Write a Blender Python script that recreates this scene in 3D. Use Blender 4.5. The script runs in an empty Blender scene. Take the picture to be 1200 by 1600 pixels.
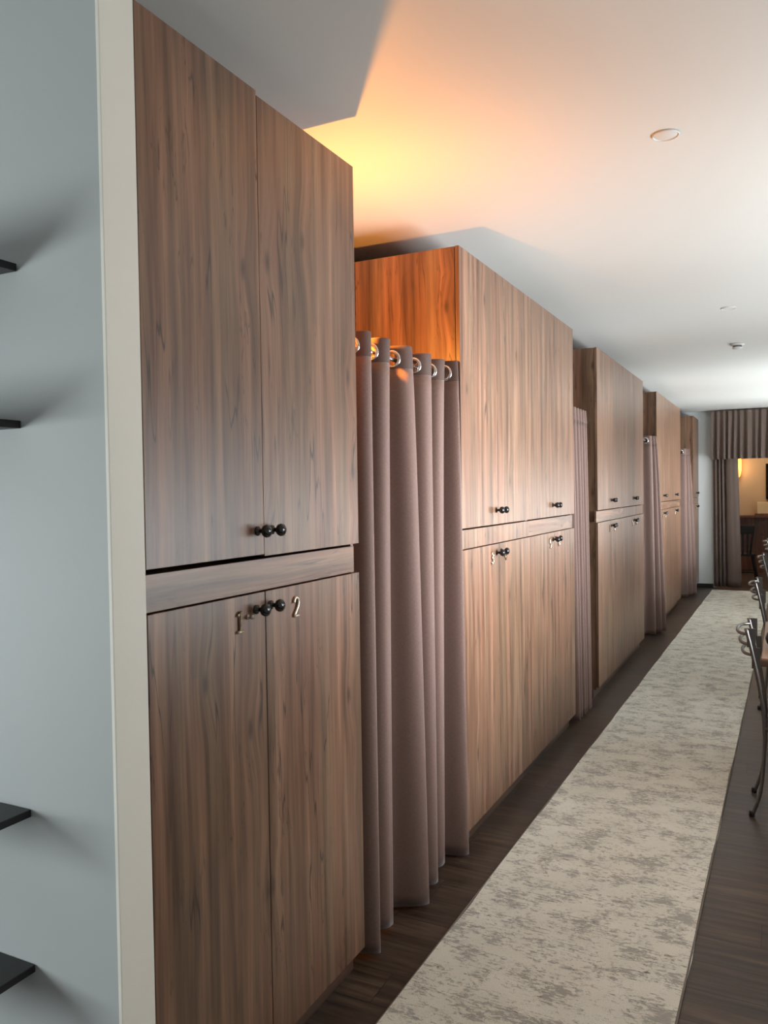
import bpy, bmesh, math, random
from mathutils import Vector, Matrix
random.seed(7)
SC = bpy.context.scene
COL = SC.collection
PI = math.pi

# ------------------------------------------------------------------ helpers
def link(o, parent=None):
    COL.objects.link(o)
    if parent is not None:
        o.parent = parent
    return o

def tag(o, label=None, cat=None, group=None, kind=None):
    if label: o['label'] = label
    if cat: o['category'] = cat
    if group: o['group'] = group
    if kind: o['kind'] = kind
    return o

def empty(name, label, cat, loc=(0, 0, 0), rz=0, group=None):
    o = bpy.data.objects.new(name, None)
    o.empty_display_size = .1
    o.location = loc
    o.rotation_euler = (0, 0, rz)
    link(o)
    return tag(o, label, cat, group)

def obj(name, bm, mat, parent=None, smooth=False, loc=None):
    me = bpy.data.meshes.new(name)
    bm.normal_update()
    bm.to_mesh(me)
    bm.free()
    for m in (mat if isinstance(mat, (list, tuple)) else [mat]):
        me.materials.append(m)
    if smooth:
        for p in me.polygons: p.use_smooth = True
    o = bpy.data.objects.new(name, me)
    if loc: o.location = loc
    return link(o, parent)

def struct(name, bm, mat, label=None, smooth=False):
    return tag(obj(name, bm, mat, None, smooth), label, None, None, 'structure')

def box(bm, x0, x1, y0, y1, z0, z1, bevel=0, mi=0):
    vs = [bm.verts.new((x, y, z)) for x in (x0, x1) for y in (y0, y1) for z in (z0, z1)]
    fs = []
    for q in ((0, 1, 3, 2), (4, 6, 7, 5), (0, 4, 5, 1), (2, 3, 7, 6), (0, 2, 6, 4), (1, 5, 7, 3)):
        f = bm.faces.new([vs[i] for i in q]); f.material_index = mi; fs.append(f)
    if bevel:
        es = list({e for f in fs for e in f.edges})
        bmesh.ops.bevel(bm, geom=es, offset=bevel, segments=2, affect='EDGES', profile=.5)
    return bm

def B(*a, **k):
    return box(bmesh.new(), *a, **k)

def tube(bm, pts, r, n=10, cap=True):
    pts = [Vector(p) for p in pts]
    rs = r if isinstance(r, (list, tuple)) else [r] * len(pts)
    rings = []
    up = None
    for i, p in enumerate(pts):
        t = (pts[min(i + 1, len(pts) - 1)] - pts[max(i - 1, 0)]).normalized()
        if up is None:
            a = Vector((0, 0, 1)) if abs(t.z) < .9 else Vector((0, 1, 0))
            up = (a - t * a.dot(t)).normalized()
        else:
            up = (up - t * up.dot(t)).normalized()
        s = t.cross(up)
        rings.append([bm.verts.new(p + (up * math.cos(2 * PI * k / n) + s * math.sin(2 * PI * k / n)) * rs[i]) for k in range(n)])
    for a, b in zip(rings, rings[1:]):
        for k in range(n):
            bm.faces.new((a[k], a[(k + 1) % n], b[(k + 1) % n], b[k])).smooth = True
    if cap:
        bm.faces.new(rings[0][::-1]); bm.faces.new(rings[-1])
    return bm

def spline(ctrl, n=12):
    """Catmull-Rom through control points"""
    P = [Vector(c) for c in ctrl]
    P = [P[0] * 2 - P[1]] + P + [P[-1] * 2 - P[-2]]
    out = []
    for i in range(1, len(P) - 2):
        a, b, c, d = P[i - 1:i + 3]
        for k in range(n):
            t = k / n
            out.append(.5 * ((2 * b) + (c - a) * t + (2 * a - 5 * b + 4 * c - d) * t * t + (3 * b - a - 3 * c + d) * t ** 3))
    out.append(P[-2])
    return out

def lathe(bm, prof, axis='z', n=20, o=(0, 0, 0)):
    """prof: list of (radius, height) along the axis"""
    o = Vector(o); rings = []
    for r, h in prof:
        ring = []
        for k in range(n):
            c, s = math.cos(2 * PI * k / n) * r, math.sin(2 * PI * k / n) * r
            v = {'z': (c, s, h), 'x': (h, c, s), 'y': (s, h, c)}[axis]
            ring.append(bm.verts.new(o + Vector(v)))
        rings.append(ring)
    for a, b in zip(rings, rings[1:]):
        for k in range(n):
            bm.faces.new((a[k], a[(k + 1) % n], b[(k + 1) % n], b[k])).smooth = True
    if prof[0][0] > 1e-4: bm.faces.new(rings[0][::-1])
    if prof[-1][0] > 1e-4: bm.faces.new(rings[-1])
    return bm

# ------------------------------------------------------------------ materials
class NT:
    def __init__(s, name):
        s.m = bpy.data.materials.new(name); s.m.use_nodes = True
        s.t = s.m.node_tree; s.t.nodes.clear()
        s.out = s.n('ShaderNodeOutputMaterial')
        s.b = s.n('ShaderNodeBsdfPrincipled')
        s.l(s.b.outputs[0], s.out.inputs[0])
    def n(s, t, **k):
        x = s.t.nodes.new(t)
        for a, b in k.items(): setattr(x, a, b)
        return x
    def l(s, a, b): s.t.links.new(a, b)
    def put(s, sock, v):
        if hasattr(v, 'is_linked') or hasattr(v, 'links'): s.l(v, sock)
        else: sock.default_value = v
    def math(s, op, a, b=None, c=None, clamp=False):
        x = s.n('ShaderNodeMath', operation=op); x.use_clamp = clamp
        s.put(x.inputs[0], a)
        if b is not None: s.put(x.inputs[1], b)
        if c is not None: s.put(x.inputs[2], c)
        return x.outputs[0]
    def comb(s, x, y, z):
        c = s.n('ShaderNodeCombineXYZ')
        for i, v in enumerate((x, y, z)): s.put(c.inputs[i], v)
        return c.outputs[0]
    def pos(s):
        g = s.n('ShaderNodeNewGeometry'); p = s.n('ShaderNodeSeparateXYZ')
        s.l(g.outputs['Position'], p.inputs[0]); return p.outputs
    def opos(s):
        g = s.n('ShaderNodeTexCoord'); p = s.n('ShaderNodeSeparateXYZ')
        s.l(g.outputs['Object'], p.inputs[0]); return p.outputs
    def noise(s, vec, scale, detail=4, rough=.5, dist=0):
        x = s.n('ShaderNodeTexNoise'); s.l(vec, x.inputs['Vector'])
        x.inputs['Scale'].default_value = scale; x.inputs['Detail'].default_value = detail
        x.inputs['Roughness'].default_value = rough; x.inputs['Distortion'].default_value = dist
        return x.outputs['Fac']
    def ramp(s, fac, stops, interp='LINEAR'):
        r = s.n('ShaderNodeValToRGB'); s.put(r.inputs[0], fac); cr = r.color_ramp; cr.interpolation = interp
        while len(cr.elements) < len(stops): cr.elements.new(.5)
        for e, (p, c) in zip(cr.elements, stops):
            e.position = p; e.color = (*c, 1) if len(c) == 3 else c
        return r.outputs[0]
    def smooth(s, v, a, b, x=0., y=1.):
        m = s.n('ShaderNodeMapRange', interpolation_type='SMOOTHSTEP'); s.put(m.inputs[0], v)
        for i, q in enumerate((a, b, x, y)): m.inputs[i + 1].default_value = q
        return m.outputs[0]
    def mix(s, fac, a, b, mode='MIX'):
        m = s.n('ShaderNodeMix', data_type='RGBA', blend_type=mode)
        s.put(m.inputs[0], fac)
        for i, v in ((6, a), (7, b)):
            if isinstance(v, tuple): m.inputs[i].default_value = (*v, 1) if len(v) == 3 else v
            else: s.l(v, m.inputs[i])
        return m.outputs[2]
    def bump(s, h, strength=.3, dist=.01):
        b = s.n('ShaderNodeBump'); b.inputs['Strength'].default_value = strength
        b.inputs['Distance'].default_value = dist; s.l(h, b.inputs['Height']); s.l(b.outputs[0], s.b.inputs['Normal'])
    def set(s, **k):
        for a, v in k.items():
            a = a.replace('_', ' ')
            if isinstance(v, tuple) and len(v) == 3: v = (*v, 1)
            s.put(s.b.inputs[a], v)
        return s

def srgb(r, g, b):
    f = lambda c: (c / 255 / 12.92) if c / 255 <= .04045 else ((c / 255 + .055) / 1.055) ** 2.4
    return (f(r), f(g), f(b))

def plain(name, c, rough=.5, metal=0, **k):
    m = NT(name); m.set(Base_Color=c, Roughness=rough, Metallic=metal, **k); return m.m

def paint(name, c, rough=.6, amt=.04):
    m = NT(name); p = m.pos(); v = m.comb(p[0], p[1], p[2])
    n = m.noise(v, 3, 3)
    m.set(Base_Color=m.mix(n, tuple(x * (1 - amt) for x in c), tuple(min(1, x * (1 + amt)) for x in c)), Roughness=rough)
    m.bump(m.noise(v, 160, 2), .08, .002)
    return m.m

def wood(name, horiz=False, dark=1.0, warm=(1, 1, 1)):
    m = NT(name); p = m.pos()
    s0 = m.math('ADD', p[0], p[1]); t0 = p[2]
    if horiz: s0, t0 = t0, s0
    oi = m.n('ShaderNodeObjectInfo')
    rnd = m.math('MULTIPLY', oi.outputs['Random'], 37.)
    s = m.math('ADD', s0, rnd); t = m.math('ADD', t0, m.math('MULTIPLY', rnd, 1.7))
    # slow waviness of the grain
    w1 = m.noise(m.comb(m.math('MULTIPLY', s, 2.5), m.math('MULTIPLY', t, 1.1), 0), 1., 2)
    # knots
    vor = m.n('ShaderNodeTexVoronoi', voronoi_dimensions='2D', feature='F1')
    m.l(m.comb(m.math('MULTIPLY', s, 4.6), m.math('MULTIPLY', t, 1.9), 0), vor.inputs['Vector'])
    vor.inputs['Scale'].default_value = 1.
    rc = m.n('ShaderNodeSeparateColor'); m.l(vor.outputs['Color'], rc.inputs[0])
    has = m.math('GREATER_THAN', rc.outputs[0], .50)
    near = m.math('MULTIPLY', m.smooth(vor.outputs['Distance'], .0, .34, 1., 0.), has)
    core = m.math('MULTIPLY', m.smooth(vor.outputs['Distance'], .0, .085, 1., 0.), has)
    sw = m.math('ADD', m.math('MULTIPLY_ADD', w1, .03, s), m.math('MULTIPLY', near, .022))
    V = lambda a, b: m.comb(m.math('MULTIPLY', sw, a), m.math('MULTIPLY', t, b), 0)
    # staves about nine centimetres wide
    cell = m.math('FLOOR', m.math('MULTIPLY', sw, 10.5))
    tc = m.math('FLOOR', m.math('ADD', m.math('MULTIPLY', t, .8), m.math('MULTIPLY', cell, .37)))
    wn = m.n('ShaderNodeTexWhiteNoise', noise_dimensions='2D'); m.l(m.comb(cell, tc, 0), wn.inputs['Vector'])
    stave = m.smooth(m.noise(V(13, .35), 1., 2, .5), .32, .68)
    broad = m.noise(V(26, .9), 1., 5, .62)
    d = dark
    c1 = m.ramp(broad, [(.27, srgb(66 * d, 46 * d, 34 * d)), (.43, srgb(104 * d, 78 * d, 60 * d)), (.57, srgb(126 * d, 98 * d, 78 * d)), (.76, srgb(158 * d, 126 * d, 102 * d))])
    hue = m.ramp(stave, [(0., (.84, .90, .86)), (.5, (1., 1., .98)), (1., (1.08, .98, .96))])
    c = m.mix(1., c1, hue, 'MULTIPLY')
    vary = m.ramp(wn.outputs['Value'], [(0., (.93, .93, .92)), (1., (1.06, 1.04, 1.04))])
    c = m.mix(.7, c, vary, 'MULTIPLY')
    blot = m.smooth(m.noise(V(5, 1.3), 1., 3, .6), .56, .74)
    c = m.mix(m.math('MULTIPLY', blot, .35), c, tuple(x for x in srgb(70 * d, 58 * d, 50 * d)))
    fine = m.noise(V(190, 3.2), 1., 3, .6)
    c = m.mix(.8, c, m.ramp(fine, [(.3, (.86, .85, .85)), (.62, (1.06, 1.06, 1.06))]), 'MULTIPLY')
    # thin dark cracks along the grain
    cn = m.noise(V(10., .62), 1., 3, .55)
    line = m.smooth(m.math('ABSOLUTE', m.math('SUBTRACT', cn, .5)), .0, .009, 1., 0.)
    mask = m.smooth(m.noise(V(6, 2.2), 1., 2), .46, .60)
    c = m.mix(m.math('MULTIPLY', m.math('MULTIPLY', line, mask), .85), c, srgb(40 * d, 30 * d, 26 * d))
    cn2 = m.noise(m.comb(m.math('MULTIPLY', sw, 17), m.math('MULTIPLY', t, 1.5), 5.), 1., 4, .6)
    line2 = m.smooth(m.math('ABSOLUTE', m.math('SUBTRACT', cn2, .47)), .0, .011, 1., 0.)
    mask2 = m.smooth(m.noise(V(9, 3.1), 1., 2), .52, .62)
    c = m.mix(m.math('MULTIPLY', m.math('MULTIPLY', line2, mask2), .6), c, srgb(44 * d, 33 * d, 28 * d))
    c = m.mix(m.math('MULTIPLY', core, .75), c, srgb(42 * d, 30 * d, 24 * d))
    c = m.mix(m.math('MULTIPLY', near, .15), c, srgb(78 * d, 56 * d, 42 * d))
    c = m.mix(1., c, warm, 'MULTIPLY')
    m.set(Base_Color=c, Roughness=m.math('MULTIPLY_ADD', fine, .10, .31))
    m.b.inputs['Specular IOR Level'].default_value = .62
    m.bump(fine, .10, .001)
    return m.m

def fabric(name, c, sheen=.3):
    m = NT(name); p = m.pos()
    a = m.noise(m.comb(m.math('MULTIPLY', m.math('ADD', p[0], p[1]), 500), m.math('MULTIPLY', p[2], 90), 0), 1., 2)
    b = m.noise(m.comb(m.math('MULTIPLY', m.math('ADD', p[0], p[1]), 60), m.math('MULTIPLY', p[2], 600), 0), 1., 2)
    w = m.math('ADD', a, b)
    col = m.mix(m.smooth(w, .7, 1.3), tuple(x * .86 for x in c), tuple(x * 1.14 for x in c))
    m.set(Base_Color=col, Roughness=.72)
    m.b.inputs['Sheen Weight'].default_value = sheen
    m.b.inputs['Sheen Roughness'].default_value = .4
    m.b.inputs['Specular IOR Level'].default_value = .35
    m.bump(w, .25, .001)
    return m.m

def floor_mat():
    m = NT('dark laminate floor'); p = m.pos()
    W = .165
    row = m.math('FLOOR', m.math('DIVIDE', p[1], W))
    wn = m.n('ShaderNodeTexWhiteNoise', noise_dimensions='1D'); m.l(row, wn.inputs['W'])
    xs = m.math('MULTIPLY_ADD', wn.outputs['Value'], 3., p[0])
    colid = m.math('FLOOR', m.math('DIVIDE', xs, 1.25))
    w2 = m.n('ShaderNodeTexWhiteNoise', noise_dimensions='2D'); m.l(m.comb(row, colid, 0), w2.inputs['Vector'])
    g = m.noise(m.comb(m.math('MULTIPLY', xs, 3), m.math('MULTIPLY', p[1], 38), m.math('MULTIPLY', w2.outputs['Value'], 9)), 1., 5, .6)
    c = m.ramp(g, [(.28, srgb(44, 35, 29)), (.5, srgb(72, 58, 48)), (.75, srgb(100, 84, 70))])
    c = m.mix(.8, c, m.ramp(w2.outputs['Value'], [(0, (.72, .72, .74)), (1, (1.2, 1.15, 1.1))]), 'MULTIPLY')
    fy = m.math('FRACT', m.math('DIVIDE', p[1], W))
    seam = m.math('LESS_THAN', m.math('MINIMUM', fy, m.math('SUBTRACT', 1., fy)), .012)
    fx = m.math('FRACT', m.math('DIVIDE', xs, 1.25))
    seam2 = m.math('LESS_THAN', fx, .0025)
    sm = m.math('MAXIMUM', seam, seam2)
    c = m.mix(m.math('MULTIPLY', sm, .7), c, srgb(26, 20, 18))
    m.set(Base_Color=c, Roughness=m.math('MULTIPLY_ADD', g, .2, .30))
    m.bump(g, .1, .002)
    return m.m

def rug_mat():
    m = NT('distressed rug pile'); p = m.pos()
    V = lambda a, b, z=0.: m.comb(m.math('MULTIPLY', p[0], a), m.math('MULTIPLY', p[1], b), z)
    big = m.noise(V(7, 10), 1., 4, .6)
    mot = m.noise(V(40, 66, 3.), 1., 8, .80, .8)
    strk = m.noise(V(14, 120, 7.), 1., 6, .75)
    a = m.smooth(m.math('ADD', m.math('MULTIPLY', mot, .8), m.math('MULTIPLY_ADD', strk, .55, m.math('MULTIPLY', big, .55))), .965, 1.045)
    mot2 = m.noise(V(22, 36, 31.), 1., 8, .75, .5)
    b = m.smooth(m.math('ADD', mot2, m.math('MULTIPLY', big, -.4)), .33, .43)
    cream = m.mix(m.noise(V(5, 6, 9.), 1., 4), srgb(222, 221, 206), srgb(248, 247, 234))
    c = m.mix(m.math('MULTIPLY', a, .85), cream, srgb(172, 171, 162))
    c = m.mix(m.math('MULTIPLY', m.math('MULTIPLY', a, b), .85), c, srgb(112, 108, 100))
    pile = m.noise(V(330, 420, 1.), 1., 2)
    c = m.mix(.8, c, m.ramp(pile, [(.25, (.80, .80, .80)), (.7, (1.08, 1.08, 1.07))]), 'MULTIPLY')
    m.set(Base_Color=c, Roughness=.95)
    m.b.inputs['Specular IOR Level'].default_value = .1
    m.bump(m.math('ADD', pile, a), .5, .004)
    return m.m

M = {
 'wood': wood('weathered oak laminate', dark=1.02, warm=(1.03, .99, .97)),
 'woodh': wood('weathered oak laminate cross grain', horiz=True, dark=1.02, warm=(1.03, .99, .97)),
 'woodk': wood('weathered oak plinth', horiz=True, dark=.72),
 'curtain': fabric('taupe curtain cloth', srgb(112, 89, 80), .45),
 'header': fabric('taupe curtain heading', srgb(82, 65, 59), .1),
 'valance': fabric('dark taupe valance cloth', srgb(104, 88, 80), .12),
 'ceil': paint('white ceiling paint', srgb(226, 226, 222), .55, .01),
 'grey': paint('pale blue grey wall paint', srgb(184, 189, 190), .6, .015),
 'cream': paint('cream wall end paint', srgb(242, 239, 228), .6, .02),
 'white': paint('white wall paint', srgb(222, 226, 226), .6, .015),
 'dim': paint('beige wall paint', srgb(190, 184, 174), .7, .02),
 'taupe': paint('dark taupe wall paint', srgb(112, 104, 98), .7, .03),
 'tan': paint('warm tan wall paint', srgb(196, 172, 142), .7, .03),
 'floor': floor_mat(), 'rug': rug_mat(),
 'black': plain('polished black knob', (.012, .011, .012), .16),
 'shelf': plain('black shelf board', (.012, .011, .011), .45),
 'steel': plain('brushed steel', (.55, .54, .52), .28, 1),
 'rodm': plain('satin nickel', (.72, .70, .68), .25, 1),
 'digit': plain('champagne metal digit', srgb(222, 208, 186), .25, .75),
 'chairm': plain('dark grey metal tube', (.17, .16, .15), .32, .9),
 'seat': plain('black vinyl', (.014, .013, .014), .4),
 'plastic': plain('white plastic', srgb(225, 225, 222), .4),
 'pgrey': plain('grey plastic', srgb(120, 122, 124), .5),
 'dark': plain('black stained wood', (.006, .005, .004), .85),
 'base': plain('black skirting', (.015, .014, .014), .5),
 'screen': plain('black screen', (.006, .006, .007), .15),
 'box': plain('cream card', srgb(226, 200, 160), .7),
 'brownw': wood('red brown wood panelling', dark=.85, warm=(1.25, .8, .6)),
 'tablew': wood('pinkish wood table top', horiz=True, dark=1.1, warm=(1.02, .93, .86)),
 'frame': plain('white window frame', srgb(232, 232, 230), .4),
}
def glass_mat():
    m = NT('window glass'); m.t.nodes.remove(m.b)
    t = m.n('ShaderNodeBsdfTransparent'); g = m.n('ShaderNodeBsdfGlossy'); g.inputs['Roughness'].default_value = .02
    x = m.n('ShaderNodeMixShader'); x.inputs[0].default_value = .07
    m.l(t.outputs[0], x.inputs[1]); m.l(g.outputs[0], x.inputs[2]); m.l(x.outputs[0], m.out.inputs[0])
    return m.m
M['glass'] = glass_mat()
gl = NT('glowing amber shade')
gl.set(Base_Color=(.9, .45, .1), Roughness=.5, Emission_Color=(1., .42, .06), Emission_Strength=2.6)
M['glow'] = gl.m

# ------------------------------------------------------------------ the setting
H = 2.74          # ceiling height
XF = -1.23        # plane of the cabinet fronts
YB = 13.39        # far end wall
XR = 1.05         # window wall on the right
XL = -3.6
Y0 = -2.6
struct('floor', B(XL, XR, Y0, 16.3, -.05, 0), M['floor'], 'dark brown laminate planks')
struct('ceiling', B(XL, XR + .3, Y0, 16.3, H, H + .06), M['ceil'], 'flat white ceiling')

# stub wall in front of the first cabinet: pale grey face, cream end
struct('wall_left', B(XL, -1.24, 1.215, 1.31, 0, H), M['grey'], 'pale blue grey stub wall')
bm = B(-1.24, XF, 1.213, 1.31, 0, H, bevel=.0015)
struct('trim_1', bm, M['cream'], 'cream end face of the stub wall')
struct('wall_rear', B(XL, XR, Y0 - .1, Y0, 0, H), M['taupe'])
struct('wall_outer', B(XL - .1, XL, 1.31, 16.3, 0, H), M['dim'])

def wall_with_windows(name, xa, xb, ya, yb, wins, mat):
    bm = bmesh.new(); y = ya
    for a, b, z0, z1 in wins:
        box(bm, xa, xb, y, a, 0, H); box(bm, xa, xb, a, b, 0, z0); box(bm, xa, xb, a, b, z1, H); y = b
    box(bm, xa, xb, y, yb, 0, H)
    return struct(name, bm, mat)
WR = [(-1.6, -.6, 1.0, 1.8), (2.7, 4.5, 1.0, 2.0), (5.1, 6.5, 1.0, 2.0), (8.4, 10.0, 1.0, 2.0), (10.8, 12.4, 1.0, 2.0)]
wall_with_windows('wall_right', XR, XR + .22, Y0, 16.3, WR, M['white'])
WL = [(-1.3, -.2, .75, 1.7)]
wall_with_windows('wall_side', XL - .2, XL, Y0, 1.31, WL, M['white'])
k = 0
for x, ws in ((XR + .12, WR), (XL - .1, WL)):
    for a, b, z0, z1 in ws:
        k += 1
        bm = bmesh.new(); f = .05
        box(bm, x - .03, x + .03, a, b, z0, z0 + f); box(bm, x - .03, x + .03, a, b, z1 - f, z1)
        box(bm, x - .03, x + .03, a, a + f, z0 + f, z1 - f); box(bm, x - .03, x + .03, b - f, b, z0 + f, z1 - f)
        box(bm, x - .03, x + .03, (a + b) / 2 - f / 2, (a + b) / 2 + f / 2, z0 + f, z1 - f)
        w = struct('window_%d' % k, bm, M['frame'], 'white framed window')
        g = obj('glass_pane', B(x - .004, x + .004, a + f, b - f, z0 + f, z1 - f), M['glass'], w)

# far end wall with a doorway
bm = bmesh.new()
box(bm, XL, -.92, YB, YB + .12, 0, H); box(bm, -.92, .75, YB, YB + .12, 2.3, H); box(bm, .75, XR, YB, YB + .12, 0, H)
struct('wall_far', bm, M['white'], 'white end wall with a doorway')
struct('baseboard_far', B(-1.25, -.97, YB - .012, YB, 0, .06), M['base'], 'black skirting')
# back room behind the doorway
struct('wall_back_room', B(-2.0, XR, 16.0, 16.1, 1.04, H), M['tan'], 'warm tan wall of the room beyond')
struct('wall_back_side', B(-2.1, -2.0, YB + .12, 16.1, 0, H), M['tan'])
bm = bmesh.new()
box(bm, -2.0, XR, 15.98, 16.1, 0, 1.01); box(bm, -2.0, XR, 15.64, 16.1, 1.01, 1.045)
for i in range(16):
    x = -1.95 + i * .19
    box(bm, x, x + .012, 15.965, 15.98, .08, .98)
struct('trim_2', bm, M['brownw'], 'red brown wood panelling below the tan wall')

# ------------------------------------------------------------------ shelves on the stub wall
for zt, lab in ((2.085, 'black wall shelf, highest of the four on the grey wall'),
                (1.745, 'black wall shelf, second from the top, below the highest one'),
                (.888, 'black wall shelf, upper of the two low ones on the grey wall'),
                (.540, 'black wall shelf, lowest of all, near the bottom left corner')):
    t = zt
    o = obj('wall_shelf', B(-2.35, -1.488, .995, 1.214, t - .017, t, bevel=.0015), M['shelf'])
    tag(o, lab, 'shelf', 'black wall shelves')

# ------------------------------------------------------------------ cabinets
DIG = {
 '0': [[(.5, 1), (.15, .85), (0, .5), (.15, .15), (.5, 0), (.85, .15), (1, .5), (.85, .85), (.5, 1)]],
 '1': [[(.1, .78), (.5, 1), (.5, 0)], [(.05, 0), (.95, 0)]],
 '2': [[(.05, .72), (.2, .93), (.5, 1), (.85, .88), (.9, .66), (.65, .4), (.1, .04), (.98, .0)]],
 '3': [[(.08, .85), (.4, 1), (.8, .88), (.85, .68), (.4, .54), (.85, .4), (.92, .2), (.6, 0), (.25, .02), (.02, .18)]],
 '4': [[(.7, 0), (.7, 1), (0, .32), (1, .32)]],
 '5': [[(.9, 1), (.2, 1), (.12, .56), (.5, .64), (.88, .5), (.92, .22), (.6, 0), (.05, .1)]],
 '6': [[(.85, .93), (.45, 1), (.1, .7), (.05, .3), (.4, 0), (.85, .12), (.92, .38), (.6, .58), (.1, .4)]],
 '7': [[(0, 1), (1, 1), (.35, 0)]],
 '8': [[(.5, .54), (.15, .72), (.3, .97), (.7, .97), (.85, .72), (.5, .54), (.05, .3), (.25, .02), (.75, .02), (.95, .3), (.5, .54)]],
 '9': [[(.15, .07), (.55, 0), (.9, .3), (.95, .7), (.6, 1), (.15, .88), (.08, .62), (.4, .42), (.9, .6)]],
}
def digits(txt, y, z, h=.052):
    """round-section metal digits lying on the door face; y centre, z centre"""
    bm = bmesh.new(); w = h * .5; gap = h * .16
    tot = len(txt) * w + (len(txt) - 1) * gap; y0 = y - tot / 2
    for ch in txt:
        for st in DIG[ch]:
            pts = [(XF + .0045, y0 + a * w, z - h / 2 + b * h) for a, b in st]
            if ch not in '147': pts = spline(pts, 4)
            tube(bm, pts, .0041, 6)
        y0 += w + gap
    return bm

def knob_bm():
    return lathe(bmesh.new(), [(.0125, 0), (.0125, .003), (.006, .006), (.0055, .014), (.009, .018), (.0150, .023), (.0172, .029), (.0160, .036), (.0105, .0405), (.0001, .042)], 'x', 20)
_k = obj('knob', knob_bm(), M['black']); KNOB = _k.data; bpy.data.objects.remove(_k)
def knob(parent, y, z):
    o = bpy.data.objects.new('knob', KNOB); o.location = (XF, y, z)
    return link(o, parent)

ZT, ZUB, ZLT, ZB = 2.618, 1.412, 1.318, .086   # top, upper door bottom, lower door top, lower door bottom
DT = .018
def door(name, y0, y1, z0, z1, par):
    return obj(name, B(XF - DT, XF, y0 + (.002 if name == 'lower_door' else .0009), y1 - (.002 if name == 'lower_door' else .0009), z0, z1, bevel=.0007), M['wood'], par)

def cabinet(y0, y1, sp, nums, label, *args, dx=0, **kw):
    t = cabinet0(y0, y1, sp, nums, label, *args, **kw)
    t.location.x += dx
    return t
def cabinet0(y0, y1, sp, nums, label, rail=('h', 0, 0), step=0, ks=None, extra=False, group='numbered locker cabinets along the corridor'):
    t = empty('locker_cabinet', label, 'cabinet', (0, (y0 + y1) / 2, 0), 0, group)
    t.location = (XF - .24, (y0 + y1) / 2, 0)
    inv = Vector((-t.location.x, -t.location.y, 0))
    xb = XF - .50; xf = XF - DT - .003
    bm = bmesh.new()
    th = .018; ya, yb = y0 + .001, y1 - .001
    box(bm, xb, xf, ya, ya + th, .07, ZT - .002); box(bm, xb, xf, yb - th, yb, .07, ZT - .002)
    box(bm, xb, xf, ya + th, yb - th, ZT - .02, ZT - .002); box(bm, xb, xf, ya + th, yb - th, .07, .088)
    box(bm, xb, xf, ya + th, yb - th, 1.35, 1.368)
    box(bm, xb, xb + .006, ya + th, yb - th, .088, 1.35); box(bm, xb, xb + .006, ya + th, yb - th, 1.368, ZT - .02)
    kids = [obj('carcass', bm, M['wood'], t)]
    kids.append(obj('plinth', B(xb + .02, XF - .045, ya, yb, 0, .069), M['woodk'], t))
    gr, ra, rb = rail
    bm = bmesh.new()
    box(bm, XF - DT, XF - .004, y0 + ra, y1 + rb, ZLT + .004, ZUB - .007, bevel=.0008)
    kids.append(obj('rail', bm, M['woodh'] if gr == 'h' else M['wood'], t))
    if ks is None: ks = (sp - .034, sp + .034)
    for i, (a, b) in enumerate(((y0, sp), (sp, y1))):
        dz = step if i == 0 else 0
        d = door('upper_door', a, b, ZUB + dz * .4, ZT + dz, t); kids.append(d)
        kids.append(knob(d, ks[i], 1.480))
        d = door('lower_door', a, b, ZB, ZLT, t); kids.append(d)
        kids.append(knob(d, ks[i] - (.012 if extra else 0), 1.276 if i == 0 else 1.279))
        if nums[i]:
            off = (-.086, .108) if extra else (-.075, .06)
            kids.append(obj('number', digits(nums[i], ks[i] + off[i], 1.255 if not extra or i == 0 else 1.258), M['digit'], d))
        if extra and i == 0:
            kids.append(obj('lock', lathe(bmesh.new(), [(.007, 0), (.007, .004), (.0045, .006), (.0045, .012), (.006, .014), (.005, .019), (.0001, .021)], 'x', 14, (XF, 1.672, 1.262)), M['steel'], d))
    for o in kids:
        if o.parent is t: o.location = o.location + inv
    return t

cabinet(1.311, 2.279, 1.752, ('1', '2'), 'tall wood-look locker cabinet numbered 1 and 2, nearest to the camera',
        ('h', 0, -.028), .012, (1.722, 1.788), True)
cabinet(3.211, 4.236, 3.704, ('3', '4'), 'wood-look locker cabinet numbered 3 and 4, just beyond the first wide curtain', ('v', 0, 0))
cabinet(4.236, 5.268, 4.755, ('5', '6'), 'wood-look locker cabinet numbered 5 and 6, ending at the second curtain', ('h', 0, -.035))
cabinet(6.017, 7.090, 6.565, ('7', '8'), 'wood-look locker cabinet numbered 7 and 8, just beyond the narrow second curtain', ('h', -.035, 0))
cabinet(7.090, 8.196, 7.640, ('9', '10'), 'wood-look locker cabinet numbered 9 and 10, ending at the third curtain', ('v', 0, -.05))
cabinet(9.143, 10.26, 9.710, ('11', '12'), 'lighter far locker cabinet just beyond the third curtain, its left edge behind the cloth', ('h', 0, 0))
cabinet(10.26, 11.38, 10.82, ('13', '14'), 'lighter far locker cabinet ending at the fourth curtain with one eyelet showing', ('h', 0, -.05))
cabinet(12.58, 13.385, 13.03, ('15', ''), 'farthest locker cabinet, mostly behind the fourth curtain beside the white end wall', ('h', 0, 0), dx=.05)

# partitions continuing behind the cabinets, between the sleeping bays
for y in (2.279, 3.211, 5.268, 6.017, 8.196, 9.143, 11.38, 12.58):
    ya, yb = (y + .001, y + .019) if y in (3.211, 6.017, 9.143, 12.58) else (y - .019, y - .001)
    n = {2.279: 'first', 3.211: 'first', 5.268: 'second', 6.017: 'second', 8.196: 'third', 9.143: 'third', 11.38: 'fourth', 12.58: 'fourth'}[y]
    side = 'far' if ya > y else 'near'
    o = obj('partition_panel', B(XL, XF - .505, ya, yb, 0, ZT), M['woodh'])
    tag(o, 'cross-grained wood panel on the %s side of the bay behind the %s curtain' % (side, n), 'panel', 'partition panels between the bays')

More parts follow.
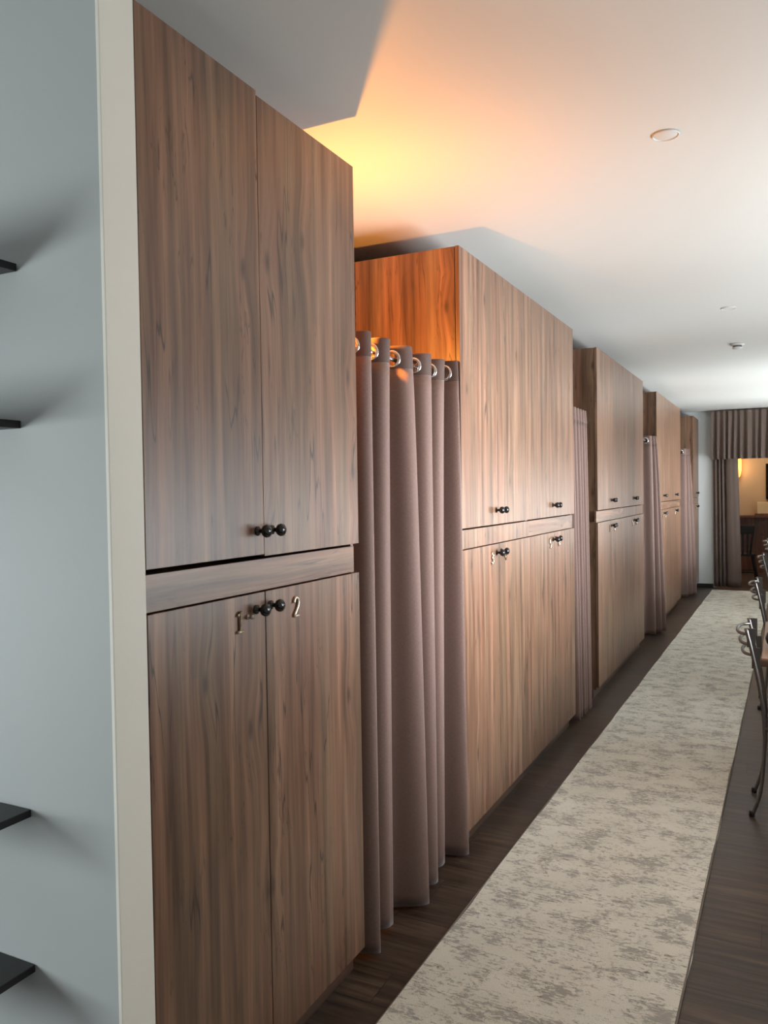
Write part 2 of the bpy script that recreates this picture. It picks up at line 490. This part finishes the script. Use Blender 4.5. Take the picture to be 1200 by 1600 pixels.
# ------------------------------------------------------------------ curtains with eyelets
def interp(v, L):
    i = max(0, min(len(L) - 2, int(math.floor(v)))); f = v - i
    return L[i] * (1 - f) + L[i + 1] * f
def fold_line(peaks, amps, xc, t0, t1, n, k):
    """peaks: y of each crest (index = phase), amps: half depth at each crest, xc: rod x"""
    out = []
    for i in range(n + 1):
        t = t0 + (t1 - t0) * i / n
        ph = t + k * math.sin(4 * PI * t) / (4 * PI)
        y = interp(ph, peaks); a = interp(t, amps); c = interp(t, xc)
        out.append(Vector((c + a * math.cos(2 * PI * t), y, 0)))
    return out

def make_curtain(label, pt, pb, at, ab, ct, cb, t0, t1, rod, ztop=2.130, zbot=.018, xrod=-1.325, eye=99, flare=1.6, headmat='header'):
    """rod: (y0, y1) of the pole; builds the curtain (cloth, heading, eyelets) and its pole"""
    ym = (pt[0] + pt[-1]) / 2
    c = empty('curtain', label, 'curtain', (xrod, ym, 0), 0, 'taupe eyelet curtains across the bays')
    off = Vector((-xrod, -ym, 0))
    N = int(26 * (t1 - t0)) * 2
    zh = ztop - .088; zr = 2.078
    def line(z, n, k=.72):
        f = ((ztop - z) / (ztop - zbot)) ** (1 / flare)
        a = fold_line(pt, at, ct, t0, t1, n, k); b = fold_line(pb, ab, cb, t0, t1, n, .25)
        return [p.lerp(q, f) for p, q in zip(a, b)]
    # eyelet centres: where the cloth crosses the pole (quarter phases)
    rings = []
    if eye:
        q = math.ceil(t0 * 2 - .5) / 2 + .25
        while q < t1 - .04 and len(rings) < eye:
            if q > t0 + .04: rings.append(q)
            q += .5
    # main cloth
    bm = bmesh.new(); rows = []
    NZ = 46
    for j in range(NZ + 1):
        z = zh + (zbot - zh) * j / NZ
        L = line(z, N)
        rows.append([bm.verts.new((p.x + off.x, p.y + off.y, z + (.006 * math.sin(i * .11) if j == NZ else 0))) for i, p in enumerate(L)])
    for a, b in zip(rows, rows[1:]):
        for i in range(N): bm.faces.new((a[i], a[i + 1], b[i + 1], b[i]))
    o = obj('cloth', bm, M['curtain'], c, True)
    s = o.modifiers.new('thick', 'SOLIDIFY'); s.thickness = .002; s.offset = 0
    # heading with real holes
    bm = bmesh.new(); n2 = int(90 * (t1 - t0)); nz = 26; rows = []
    for j in range(nz + 1):
        z = ztop + (zh - ztop) * j / nz
        rows.append([bm.verts.new((p.x + off.x, p.y + off.y, z)) for p in line(z, n2)])
    cen = []
    if rings:
        L = line(zr, 2000)
        for q in rings:
            i = int((q - t0) / (t1 - t0) * 2000); i = max(2, min(1997, i))
            p = L[i]; tan = (L[i + 2] - L[i - 2]).normalized()
            cen.append((Vector((p.x, p.y, zr)) + off, tan))
    for a, b in zip(rows, rows[1:]):
        for i in range(n2):
            m = (a[i].co + a[i + 1].co + b[i].co + b[i + 1].co) / 4
            if any((m - cc).length < .0265 for cc, _ in cen): continue
            bm.faces.new((a[i], a[i + 1], b[i + 1], b[i]))
    bmesh.ops.delete(bm, geom=[v for v in bm.verts if not v.link_faces], context='VERTS')
    o = obj('heading', bm, M[headmat], c, True)
    s = o.modifiers.new('thick', 'SOLIDIFY'); s.thickness = .003; s.offset = 0
    for cc, tan in cen:
        bm = bmesh.new(); nn = 28; prof = [(.0235, -.003), (.0235, .003), (.027, .0048), (.033, .0035), (.0365, 0), (.033, -.0035), (.027, -.0048)]
        nrm = tan.cross(Vector((0, 0, 1))).normalized(); R = []
        for kk in range(nn):
            an = 2 * PI * kk / nn; rad = tan * math.cos(an) + Vector((0, 0, 1)) * math.sin(an)
            R.append([bm.verts.new(cc + rad * r + nrm * h) for r, h in prof])
        for kk in range(nn):
            A, Bq = R[kk], R[(kk + 1) % nn]
            for i in range(len(prof)):
                bm.faces.new((A[i], A[(i + 1) % 7], Bq[(i + 1) % 7], Bq[i]))
        bmesh.ops.recalc_face_normals(bm, faces=bm.faces)
        obj('eyelet', bm, M['rodm'], c, True)
    return c

def pole(y0, y1, label, x=-1.325, z=2.078):
    t = empty('curtain_pole', label, 'curtain pole', (x, y0, 0), 0, 'nickel curtain poles')
    obj('rod', tube(bmesh.new(), [(0, .004, z), (0, y1 - y0 - .004, z)], .0095, 14), M['rodm'], t)
    for a, b in ((.0025, .010), (y1 - y0 - .010, y1 - y0 - .0025)):
        bm = bmesh.new(); lathe(bm, [(.021, a), (.021, b)], 'y', 18, (0, 0, z)); obj('flange', bm, M['rodm'], t)
    return t

pole(2.279, 3.211, 'nickel pole through the eyelets of the wide curtain beside the nearest cabinet')
make_curtain('wide taupe eyelet curtain hanging in deep folds right after the nearest cabinet',
    [2.33, 2.465, 2.612, 2.800, 2.995, 3.155, 3.205, 3.21], [2.23, 2.365, 2.528, 2.728, 2.901, 3.055, 3.192, 3.21],
    [.056, .058, .058, .058, .058, .054, .045, .03], [.04, .058, .045, .068, .052, .042, .06, .03],
    [-1.333] * 6 + [-1.285, -1.27], [-1.29, -1.277, -1.303, -1.264, -1.284, -1.312, -1.27, -1.25], .55, 6.12, (2.279, 3.211))
pole(5.268, 6.017, 'nickel pole above the narrow second curtain, its far end bare')
make_curtain('narrow lilac-taupe curtain bunched up against the second pair of cabinets',
    [5.26, 5.36, 5.46, 5.55, 5.63, 5.71, 5.78, 5.82], [5.26, 5.35, 5.43, 5.51, 5.58, 5.65, 5.72, 5.76],
    [.04] * 8, [.04, .045, .04, .045, .04, .045, .04, .04],
    [-1.30] * 8, [-1.27, -1.262, -1.262, -1.262, -1.26, -1.26, -1.26, -1.26], .5, 6.6, (5.268, 6.017), eye=0, headmat='curtain')
pole(8.196, 9.143, 'nickel pole of the third curtain, a short bare end showing beside the cabinet numbered 10')
make_curtain('third curtain along the corridor, dark flat start and lighter folds over the cabinet edge',
    [8.75, 8.86, 9.02, 9.07, 9.105, 9.13], [8.6, 8.72, 8.84, 8.95, 9.06, 9.12],
    [.06, .062, .062, .04, .035, .03], [.03, .04, .05, .05, .05, .05],
    [-1.33, -1.33, -1.33, -1.29, -1.27, -1.26], [-1.29, -1.28, -1.26, -1.21, -1.18, -1.165], 1.45, 4.35, (8.196, 9.143), eye=1, headmat='curtain', xrod=-1.325)
pole(11.38, 12.58, 'nickel pole of the farthest curtain next to the end wall')
make_curtain('farthest curtain along the corridor, one bright eyelet showing, next to the white end wall',
    [12.1, 12.22, 12.40, 12.47, 12.52, 12.56], [11.8, 11.92, 12.05, 12.2, 12.38, 12.5],
    [.06, .062, .062, .04, .035, .03], [.03, .04, .05, .05, .05, .05],
    [-1.33, -1.33, -1.325, -1.29, -1.27, -1.26], [-1.29, -1.28, -1.26, -1.21, -1.17, -1.15], 1.45, 4.35, (11.38, 12.58), eye=1, headmat='curtain', xrod=-1.325)

# ------------------------------------------------------------------ doorway drapes at the far end
def drape(name, top, bot, z0, z1, mat, parent=None, nz=24, n=8, loc=None, solid=.003):
    A, Bq = spline([(*p, 0) for p in top], n), spline([(*p, 0) for p in bot], n)
    bm = bmesh.new(); rows = []
    for j in range(nz + 1):
        f = j / nz; z = z1 + (z0 - z1) * f
        rows.append([bm.verts.new((a.lerp(b, f).x, a.lerp(b, f).y, z)) for a, b in zip(A, Bq)])
    for a, b in zip(rows, rows[1:]):
        for i in range(len(a) - 1): bm.faces.new((a[i], a[i + 1], b[i + 1], b[i]))
    o = obj(name, bm, mat, parent, True)
    s = o.modifiers.new('thick', 'SOLIDIFY'); s.thickness = solid; s.offset = 0
    return o
# valance: gathered strip under the ceiling
random.seed(11)
top, bot = [], []
x = -.985; i = 0
while x < .98:
    w = .032 + random.random() * .028
    a = .016 + random.random() * .012
    top.append((x, 13.225 + (a * .5 if i % 2 else -a * .5))); bot.append((x + random.uniform(-.008, .008), 13.222 + (a * 1.5 if i % 2 else -a * 1.5)))
    x += w; i += 1
v = drape('valance', top, bot, 1.985, 2.725, M['valance'])
tag(v, 'dark taupe gathered valance across the top of the far doorway', 'valance')
random.seed(5)
top = [(-.965, 13.335), (-.93, 13.30), (-.905, 13.345), (-.88, 13.30), (-.85, 13.35), (-.835, 13.30), (-.80, 13.36), (-.785, 13.315), (-.74, 13.300), (-.70, 13.305), (-.655, 13.31), (-.62, 13.35)]
bot = [(-.955, 13.335), (-.915, 13.29), (-.890, 13.345), (-.86, 13.29), (-.83, 13.35), (-.810, 13.29), (-.775, 13.36), (-.755, 13.30), (-.70, 13.285), (-.645, 13.29), (-.595, 13.30), (-.565, 13.35)]
d = drape('door_curtain', top, bot, .03, 2.3, M['valance'])
tag(d, 'dark taupe full-length drape on the left side of the far doorway', 'curtain')
d2 = drape('door_curtain', [(-p[0] + .04, p[1]) for p in top], [(-p[0] + .04, p[1]) for p in bot], .03, 2.3, M['valance'])
tag(d2, 'dark taupe full-length drape on the right side of the far doorway', 'curtain')

# ------------------------------------------------------------------ runner rug
bm = bmesh.new()
ny = 60; rows = []
for j in range(ny + 1):
    y = .75 + (13.06 - .75) * j / ny
    wv = .003 * math.sin(y * 5.1) + .002 * math.sin(y * 11.7)
    rows.append([bm.verts.new((-1.098 + .0100 * y + wv, y, 0.001)), bm.verts.new((-1.094 + .0100 * y + wv, y, .009)),
                 bm.verts.new((-.312 + .0108 * y + wv, y, .009)), bm.verts.new((-.308 + .0108 * y + wv, y, .001))])
for a, b in zip(rows, rows[1:]):
    for i in range(3): bm.faces.new((a[i], a[i + 1], b[i + 1], b[i]))
    bm.faces.new((a[3], a[0], b[0], b[3]))
bm.faces.new(rows[0][::-1]); bm.faces.new(rows[-1])
bmesh.ops.recalc_face_normals(bm, faces=bm.faces)
r = obj('runner_rug', bm, M['rug'])
tag(r, 'long cream and grey distressed runner rug down the corridor floor', 'rug')
bm = bmesh.new()
for s in (1, 2):
    tube(bm, [((a[s].co if False else Vector((0, 0, 0)))) for a in []] or [(-1.097 + .0100 * y if s == 1 else -.309 + .0108 * y, y, .006) for y in [.75 + 12.31 * q / 40 for q in range(41)]], .004, 6)
obj('binding', bm, plain('grey rug binding', srgb(120, 112, 100), .9), r)

# ------------------------------------------------------------------ ceiling fittings
def disc(x, y, r, label):
    t = empty('ceiling_cover', label, 'ceiling fitting', (x, y, H), 0, 'round covers in the ceiling')
    obj('plate', lathe(bmesh.new(), [(.0001, -.0035), (r * .85, -.0035), (r * .9, -.002), (r * .9, 0)], 'z', 32), M['plastic'], t, True)
    obj('ring', lathe(bmesh.new(), [(r * .92, -.001), (r * .94, -.006), (r, -.006), (r * 1.05, -.0005)], 'z', 32), M['plastic'], t, True)
disc(-.344, 2.809, .042, 'round white flush cover in the ceiling, the nearer and larger looking one')
disc(-.317, 5.708, .045, 'round white flush cover in the ceiling just before the smoke detector')
t = empty('smoke_detector', 'small white smoke detector hanging below the far part of the ceiling', 'smoke detector', (-.332, 7.177, H))
obj('base', lathe(bmesh.new(), [(.055, 0), (.055, -.010), (.048, -.016), (.0001, -.016)], 'z', 28), M['plastic'], t)
obj('chamber', lathe(bmesh.new(), [(.034, -.016), (.034, -.030), (.0001, -.030)], 'z', 24), M['pgrey'], t)
obj('cap', lathe(bmesh.new(), [(.040, -.030), (.036, -.040), (.0001, -.043)], 'z', 24), M['plastic'], t)

# ------------------------------------------------------------------ chairs and tables at the window side
POST = [(-.052, 0), (-.022, .09), (-.007, .18), (.001, .30), (.003, .40), (-.002, .51), (-.016, .61), (-.034, .71), (-.055, .81), (-.076, .90)]
def make_chair(label):
    t = empty('metal_chair', label, 'chair', (0, 0, 0), 0, 'metal chairs tucked under the tables')
    for s in (-1, 1):
        P = spline([(x, s * .165, z) for x, z in POST], 5)
        bm = tube(bmesh.new(), P, .0088, 10)
        o = obj('rear_leg', bm, M['chairm'], t)
        lathe(b2 := bmesh.new(), [(.012, 0), (.013, .004), (.012, .022), (.009, .026)], 'z', 14, (-.052, s * .165, 0))
        obj('foot_cap', b2, M['seat'], o)
        Q = spline([(.37, s * .17, 0), (.355, s * .17, .15), (.345, s * .165, .32), (.335, s * .16, .43)], 5)
        o = obj('front_leg', tube(bmesh.new(), Q, .0088, 10), M['chairm'], t)
        lathe(b2 := bmesh.new(), [(.012, 0), (.013, .004), (.012, .022), (.009, .026)], 'z', 14, (.37, s * .17, 0))
        obj('foot_cap', b2, M['seat'], o)
        # flat side plate stiffening the upper back
        bm = bmesh.new()
        pl = [(x, z) for x, z in POST if z > .70]
        for (xa, za), (xb, zb) in zip(pl, pl[1:]):
            box(bm, min(xa, xb) + .004, max(xa, xb) + .020, s * .165 - .003, s * .165 + .003, za, zb)
        obj('side_plate', bm, M['chairm'], t)
    for z, xo in ((.872, -.070), (.824, -.058), (.774, -.047)):
        P = [(xo, -.165, z), (xo - .030, -.135, z), (xo - .046, -.07, z), (xo - .050, 0, z), (xo - .046, .07, z), (xo - .030, .135, z), (xo, .165, z)]
        obj('back_bar', tube(bmesh.new(), spline(P, 5), .0078, 10), M['chairm'], t)
    bm = bmesh.new()
    tube(bm, [(.0, -.165, .425), (.33, -.16, .425)], .008); tube(bm, [(.0, .165, .425), (.33, .16, .425)], .008)
    tube(bm, [(.33, -.16, .425), (.33, .16, .425)], .008); tube(bm, [(.002, -.165, .40), (.002, .165, .40)], .008)
    obj('seat_frame', bm, M['chairm'], t)
    bm = bmesh.new(); prof = []
    for z, g in ((.434, .0), (.437, .008), (.452, .012), (.468, .006), (.476, -.01), (.480, -.05)):
        ring = []
        for q in range(36):
            a = 2 * PI * q / 36
            cx = abs(math.cos(a)) ** .55 * (1 if math.cos(a) > 0 else -1); cy = abs(math.sin(a)) ** .55 * (1 if math.sin(a) > 0 else -1)
            ring.append(bm.verts.new((.19 + cx * (.165 + g), cy * (.150 + g), z)))
        prof.append(ring)
    for a, b in zip(prof, prof[1:]):
        for q in range(36): bm.faces.new((a[q], a[(q + 1) % 36], b[(q + 1) % 36], b[q]))
    bm.faces.new(prof[0][::-1]); bm.faces.new(prof[-1])
    obj('seat', bm, M['seat'], t, True)
    return t
def dup(root, loc, label, rz=0):
    r = root.copy(); COL.objects.link(r); r.location = loc; r.rotation_euler = (0, 0, rz); r['label'] = label
    for ch in list(root.children):
        c = ch.copy(); COL.objects.link(c); c.parent = r
        for g in ch.children:
            d = g.copy(); COL.objects.link(d); d.parent = c
    return r
ch = make_chair('dark metal chair with three bowed back bars, nearest to the camera')
ch.location = (-.083, 4.33, 0)
dup(ch, (-.100, 6.36, 0), 'dark metal chair with bowed bars, second along the right edge of the rug')
dup(ch, (-.105, 8.75, 0), 'metal chair third along the right edge, its bars against the dark of the doorway')
dup(ch, (-.105, 11.2, 0), 'metal chair farthest along the right edge, closest to the doorway')

def make_table(label):
    t = empty('dining_table', label, 'table', (0, 0, 0), 0, 'wooden tables along the window side')
    obj('table_top', B(0, .72, 0, 1.15, .715, .755, bevel=.003), M['tablew'], t)
    obj('edge_band', B(-.0015, .7215, -.0015, 1.1515, .714, .746, bevel=.001), M['woodk'], t)
    for y in (.22, .93):
        bm = bmesh.new(); box(bm, .32, .40, y - .03, y + .03, .03, .70)
        o = obj('leg', bm, M['dark'], t)
        obj('foot', B(.10, .62, y - .035, y + .035, 0, .03, bevel=.004), M['dark'], o)
        obj('bracket', B(.14, .58, y - .025, y + .025, .70, .715), M['dark'], o)
    return t
tb = make_table('wooden table with a pale top, nearest one at the right edge of the picture')
tb.location = (-.095, 4.20, 0)
TX = -.085
dup(tb, (-.02, 6.30, 0), 'wooden table beside the second metal chair')
dup(tb, (-.02, 8.65, 0), 'wooden table beside the third metal chair')
dup(tb, (-.02, 11.1, 0), 'wooden table beside the farthest metal chair')

o = obj('black_pot', lathe(bmesh.new(), [(.0001, 0), (.035, 0), (.054, .022), (.060, .045), (.052, .072), (.036, .085), (.030, .083), (.0001, .06)], 'z', 28), M['seat'], None, True, (-.022, 4.50, .7555))
tag(o, 'small round black pot standing on the nearest wooden table', 'pot')

# ------------------------------------------------------------------ back room
def wood_chair(loc, rz):
    t = empty('wooden_chair', 'tall black wooden chair standing in the room beyond the doorway', 'chair', loc, rz)
    obj('seat', B(-.19, .19, -.19, .19, .44, .475, bevel=.006), M['dark'], t)
    for sx in (-1, 1):
        for sy in (-1, 1):
            P = [(sx * .225, sy * .21, 0), (sx * .16, sy * .16, .44)]
            obj('leg', tube(bmesh.new(), P, [.017, .02], 8), M['dark'], t)
    for sx in (-1, 1):
        obj('back_post', tube(bmesh.new(), [(sx * .11, -.165, .475), (sx * .135, -.19, .70), (sx * .165, -.215, .93)], .017, 8), M['dark'], t)
    bm = bmesh.new(); box(bm, -.165, .165, -.222, -.198, .80, .93, bevel=.005); obj('top_rail', bm, M['dark'], t)
    for i in (-1, 0, 1):
        obj('slat', B(i * .07 - .014, i * .07 + .014, -.205, -.190, .475, .80), M['dark'], t)
    bm = bmesh.new(); tube(bm, [(-.195, -.19, .18), (.195, -.19, .18)], .011, 8); tube(bm, [(-.195, .19, .18), (.195, .19, .18)], .011, 8)
    obj('stretcher', bm, M['dark'], t)
wood_chair((-.60, 14.3, 0), 0.1)
t = empty('wall_lamp', 'glowing amber teardrop wall lamp in the room beyond the doorway', 'lamp', (-.715, 15.9, 1.9))
obj('shade', lathe(bmesh.new(), [(.0001, -.17), (.022, -.14), (.04, -.06), (.047, .05), (.043, .14), (.03, .2)], 'z', 20), M['glow'], t, True)
obj('bracket', B(-.012, .012, .0, .1, .19, .215), M['dark'], t)
t = empty('framed_screen', 'black screen on the tan wall at the right of the far room', 'screen', (0, 15.998, 0))
obj('panel', B(-.275, .65, -.035, 0, 1.32, 1.97, bevel=.004), M['screen'], t)
t = empty('ledge_box', 'cream rectangular box on the panelling ledge below the black screen', 'box', (-.05, 15.8, 1.045))
bm = B(-.36, .35, -.12, .1, .035, .235, bevel=.004); obj('body', bm, M['box'], t)
obj('tray', B(-.40, .40, -.14, .13, .0, .034, bevel=.004), M['brownw'], t)

# ------------------------------------------------------------------ camera
cam = bpy.data.cameras.new('camera'); co = bpy.data.objects.new('camera', cam); COL.objects.link(co)
R = Matrix(((0.89488445, 0.00140573, 0.4462957), (0.44605497, 0.03017401, -0.89449678), (-0.01472395, 0.99954367, 0.02637522)))
co.matrix_world = Matrix.Translation((0, 0, 1.58)) @ R.to_4x4()
cam.sensor_fit = 'VERTICAL'; cam.sensor_height = 36; cam.lens = 1250 / 1600 * 36
cam.clip_start = .02; cam.clip_end = 100
SC.camera = co

# ------------------------------------------------------------------ lights
def area(name, loc, target, sx, sy, power, color=(1, 1, 1), spread=PI):
    l = bpy.data.lights.new(name, 'AREA'); l.shape = 'RECTANGLE'; l.size = sx; l.size_y = sy
    l.energy = power; l.color = color; l.spread = spread
    o = bpy.data.objects.new(name, l); o.location = loc
    o.rotation_euler = (Vector(target) - Vector(loc)).to_track_quat('-Z', 'Y').to_euler()
    COL.objects.link(o); return o
SKY = (.92, .95, 1.0)
PW = {0: 3.5, 1: 33, 2: 20, 3: 19, 4: 20}
BN = {0: 9, 1: 52, 2: 34, 3: 80, 4: 90}
for i, (a, b, z0, z1) in enumerate(WR):
    ym = (a + b) / 2; zm = (z0 + z1) / 2
    area('daylight_window_%d' % i, (XR + .24, ym, zm), (XR - 1, ym, zm), b - a, z1 - z0, PW[i] * 1.35, SKY, math.radians(68))
    area('skylight_%d' % i, (XR + .24, ym, zm), (XR - 1, ym, zm - .3), b - a, z1 - z0, PW[i] * .26, SKY)
    area('ground_bounce_%d' % i, (XR + .30, ym, z0 + .15), (XR - .7, ym, z0 + 1.9), b - a, .5, BN[i], (.90, .98, 1.0))
a, b, z0, z1 = WL[0]
area('daylight_side', (-3.55, (a + b) / 2, (z0 + z1) / 2), (-1.6, 1.2, 1.2), b - a, z1 - z0, 46, (.93, 1., 1.))
def point(name, loc, power, color, r):
    l = bpy.data.lights.new(name, 'POINT'); l.energy = power; l.color = color; l.shadow_soft_size = r
    o = bpy.data.objects.new(name, l); o.location = loc; COL.objects.link(o); return o
point('bay_lamp', (-1.42, 2.53, 2.14), 29, (1., .345, .045), .012)
point('back_room_lamp', (-.715, 15.75, 1.9), 3, (1., .6, .3), .05)
area('back_room_ceiling', (-.2, 15.0, 2.6), (-.2, 15.0, 0), 1.2, .8, 12, (1., .76, .52))

w = bpy.data.worlds.new('sky'); SC.world = w; w.use_nodes = True
w.node_tree.nodes['Background'].inputs[0].default_value = (.75, .86, 1., 1)
w.node_tree.nodes['Background'].inputs[1].default_value = 1.0
SC.view_settings.view_transform = 'Standard'; SC.view_settings.look = 'None'
SC.view_settings.exposure = .30; SC.view_settings.gamma = 1; SC.view_settings.use_curve_mapping = False
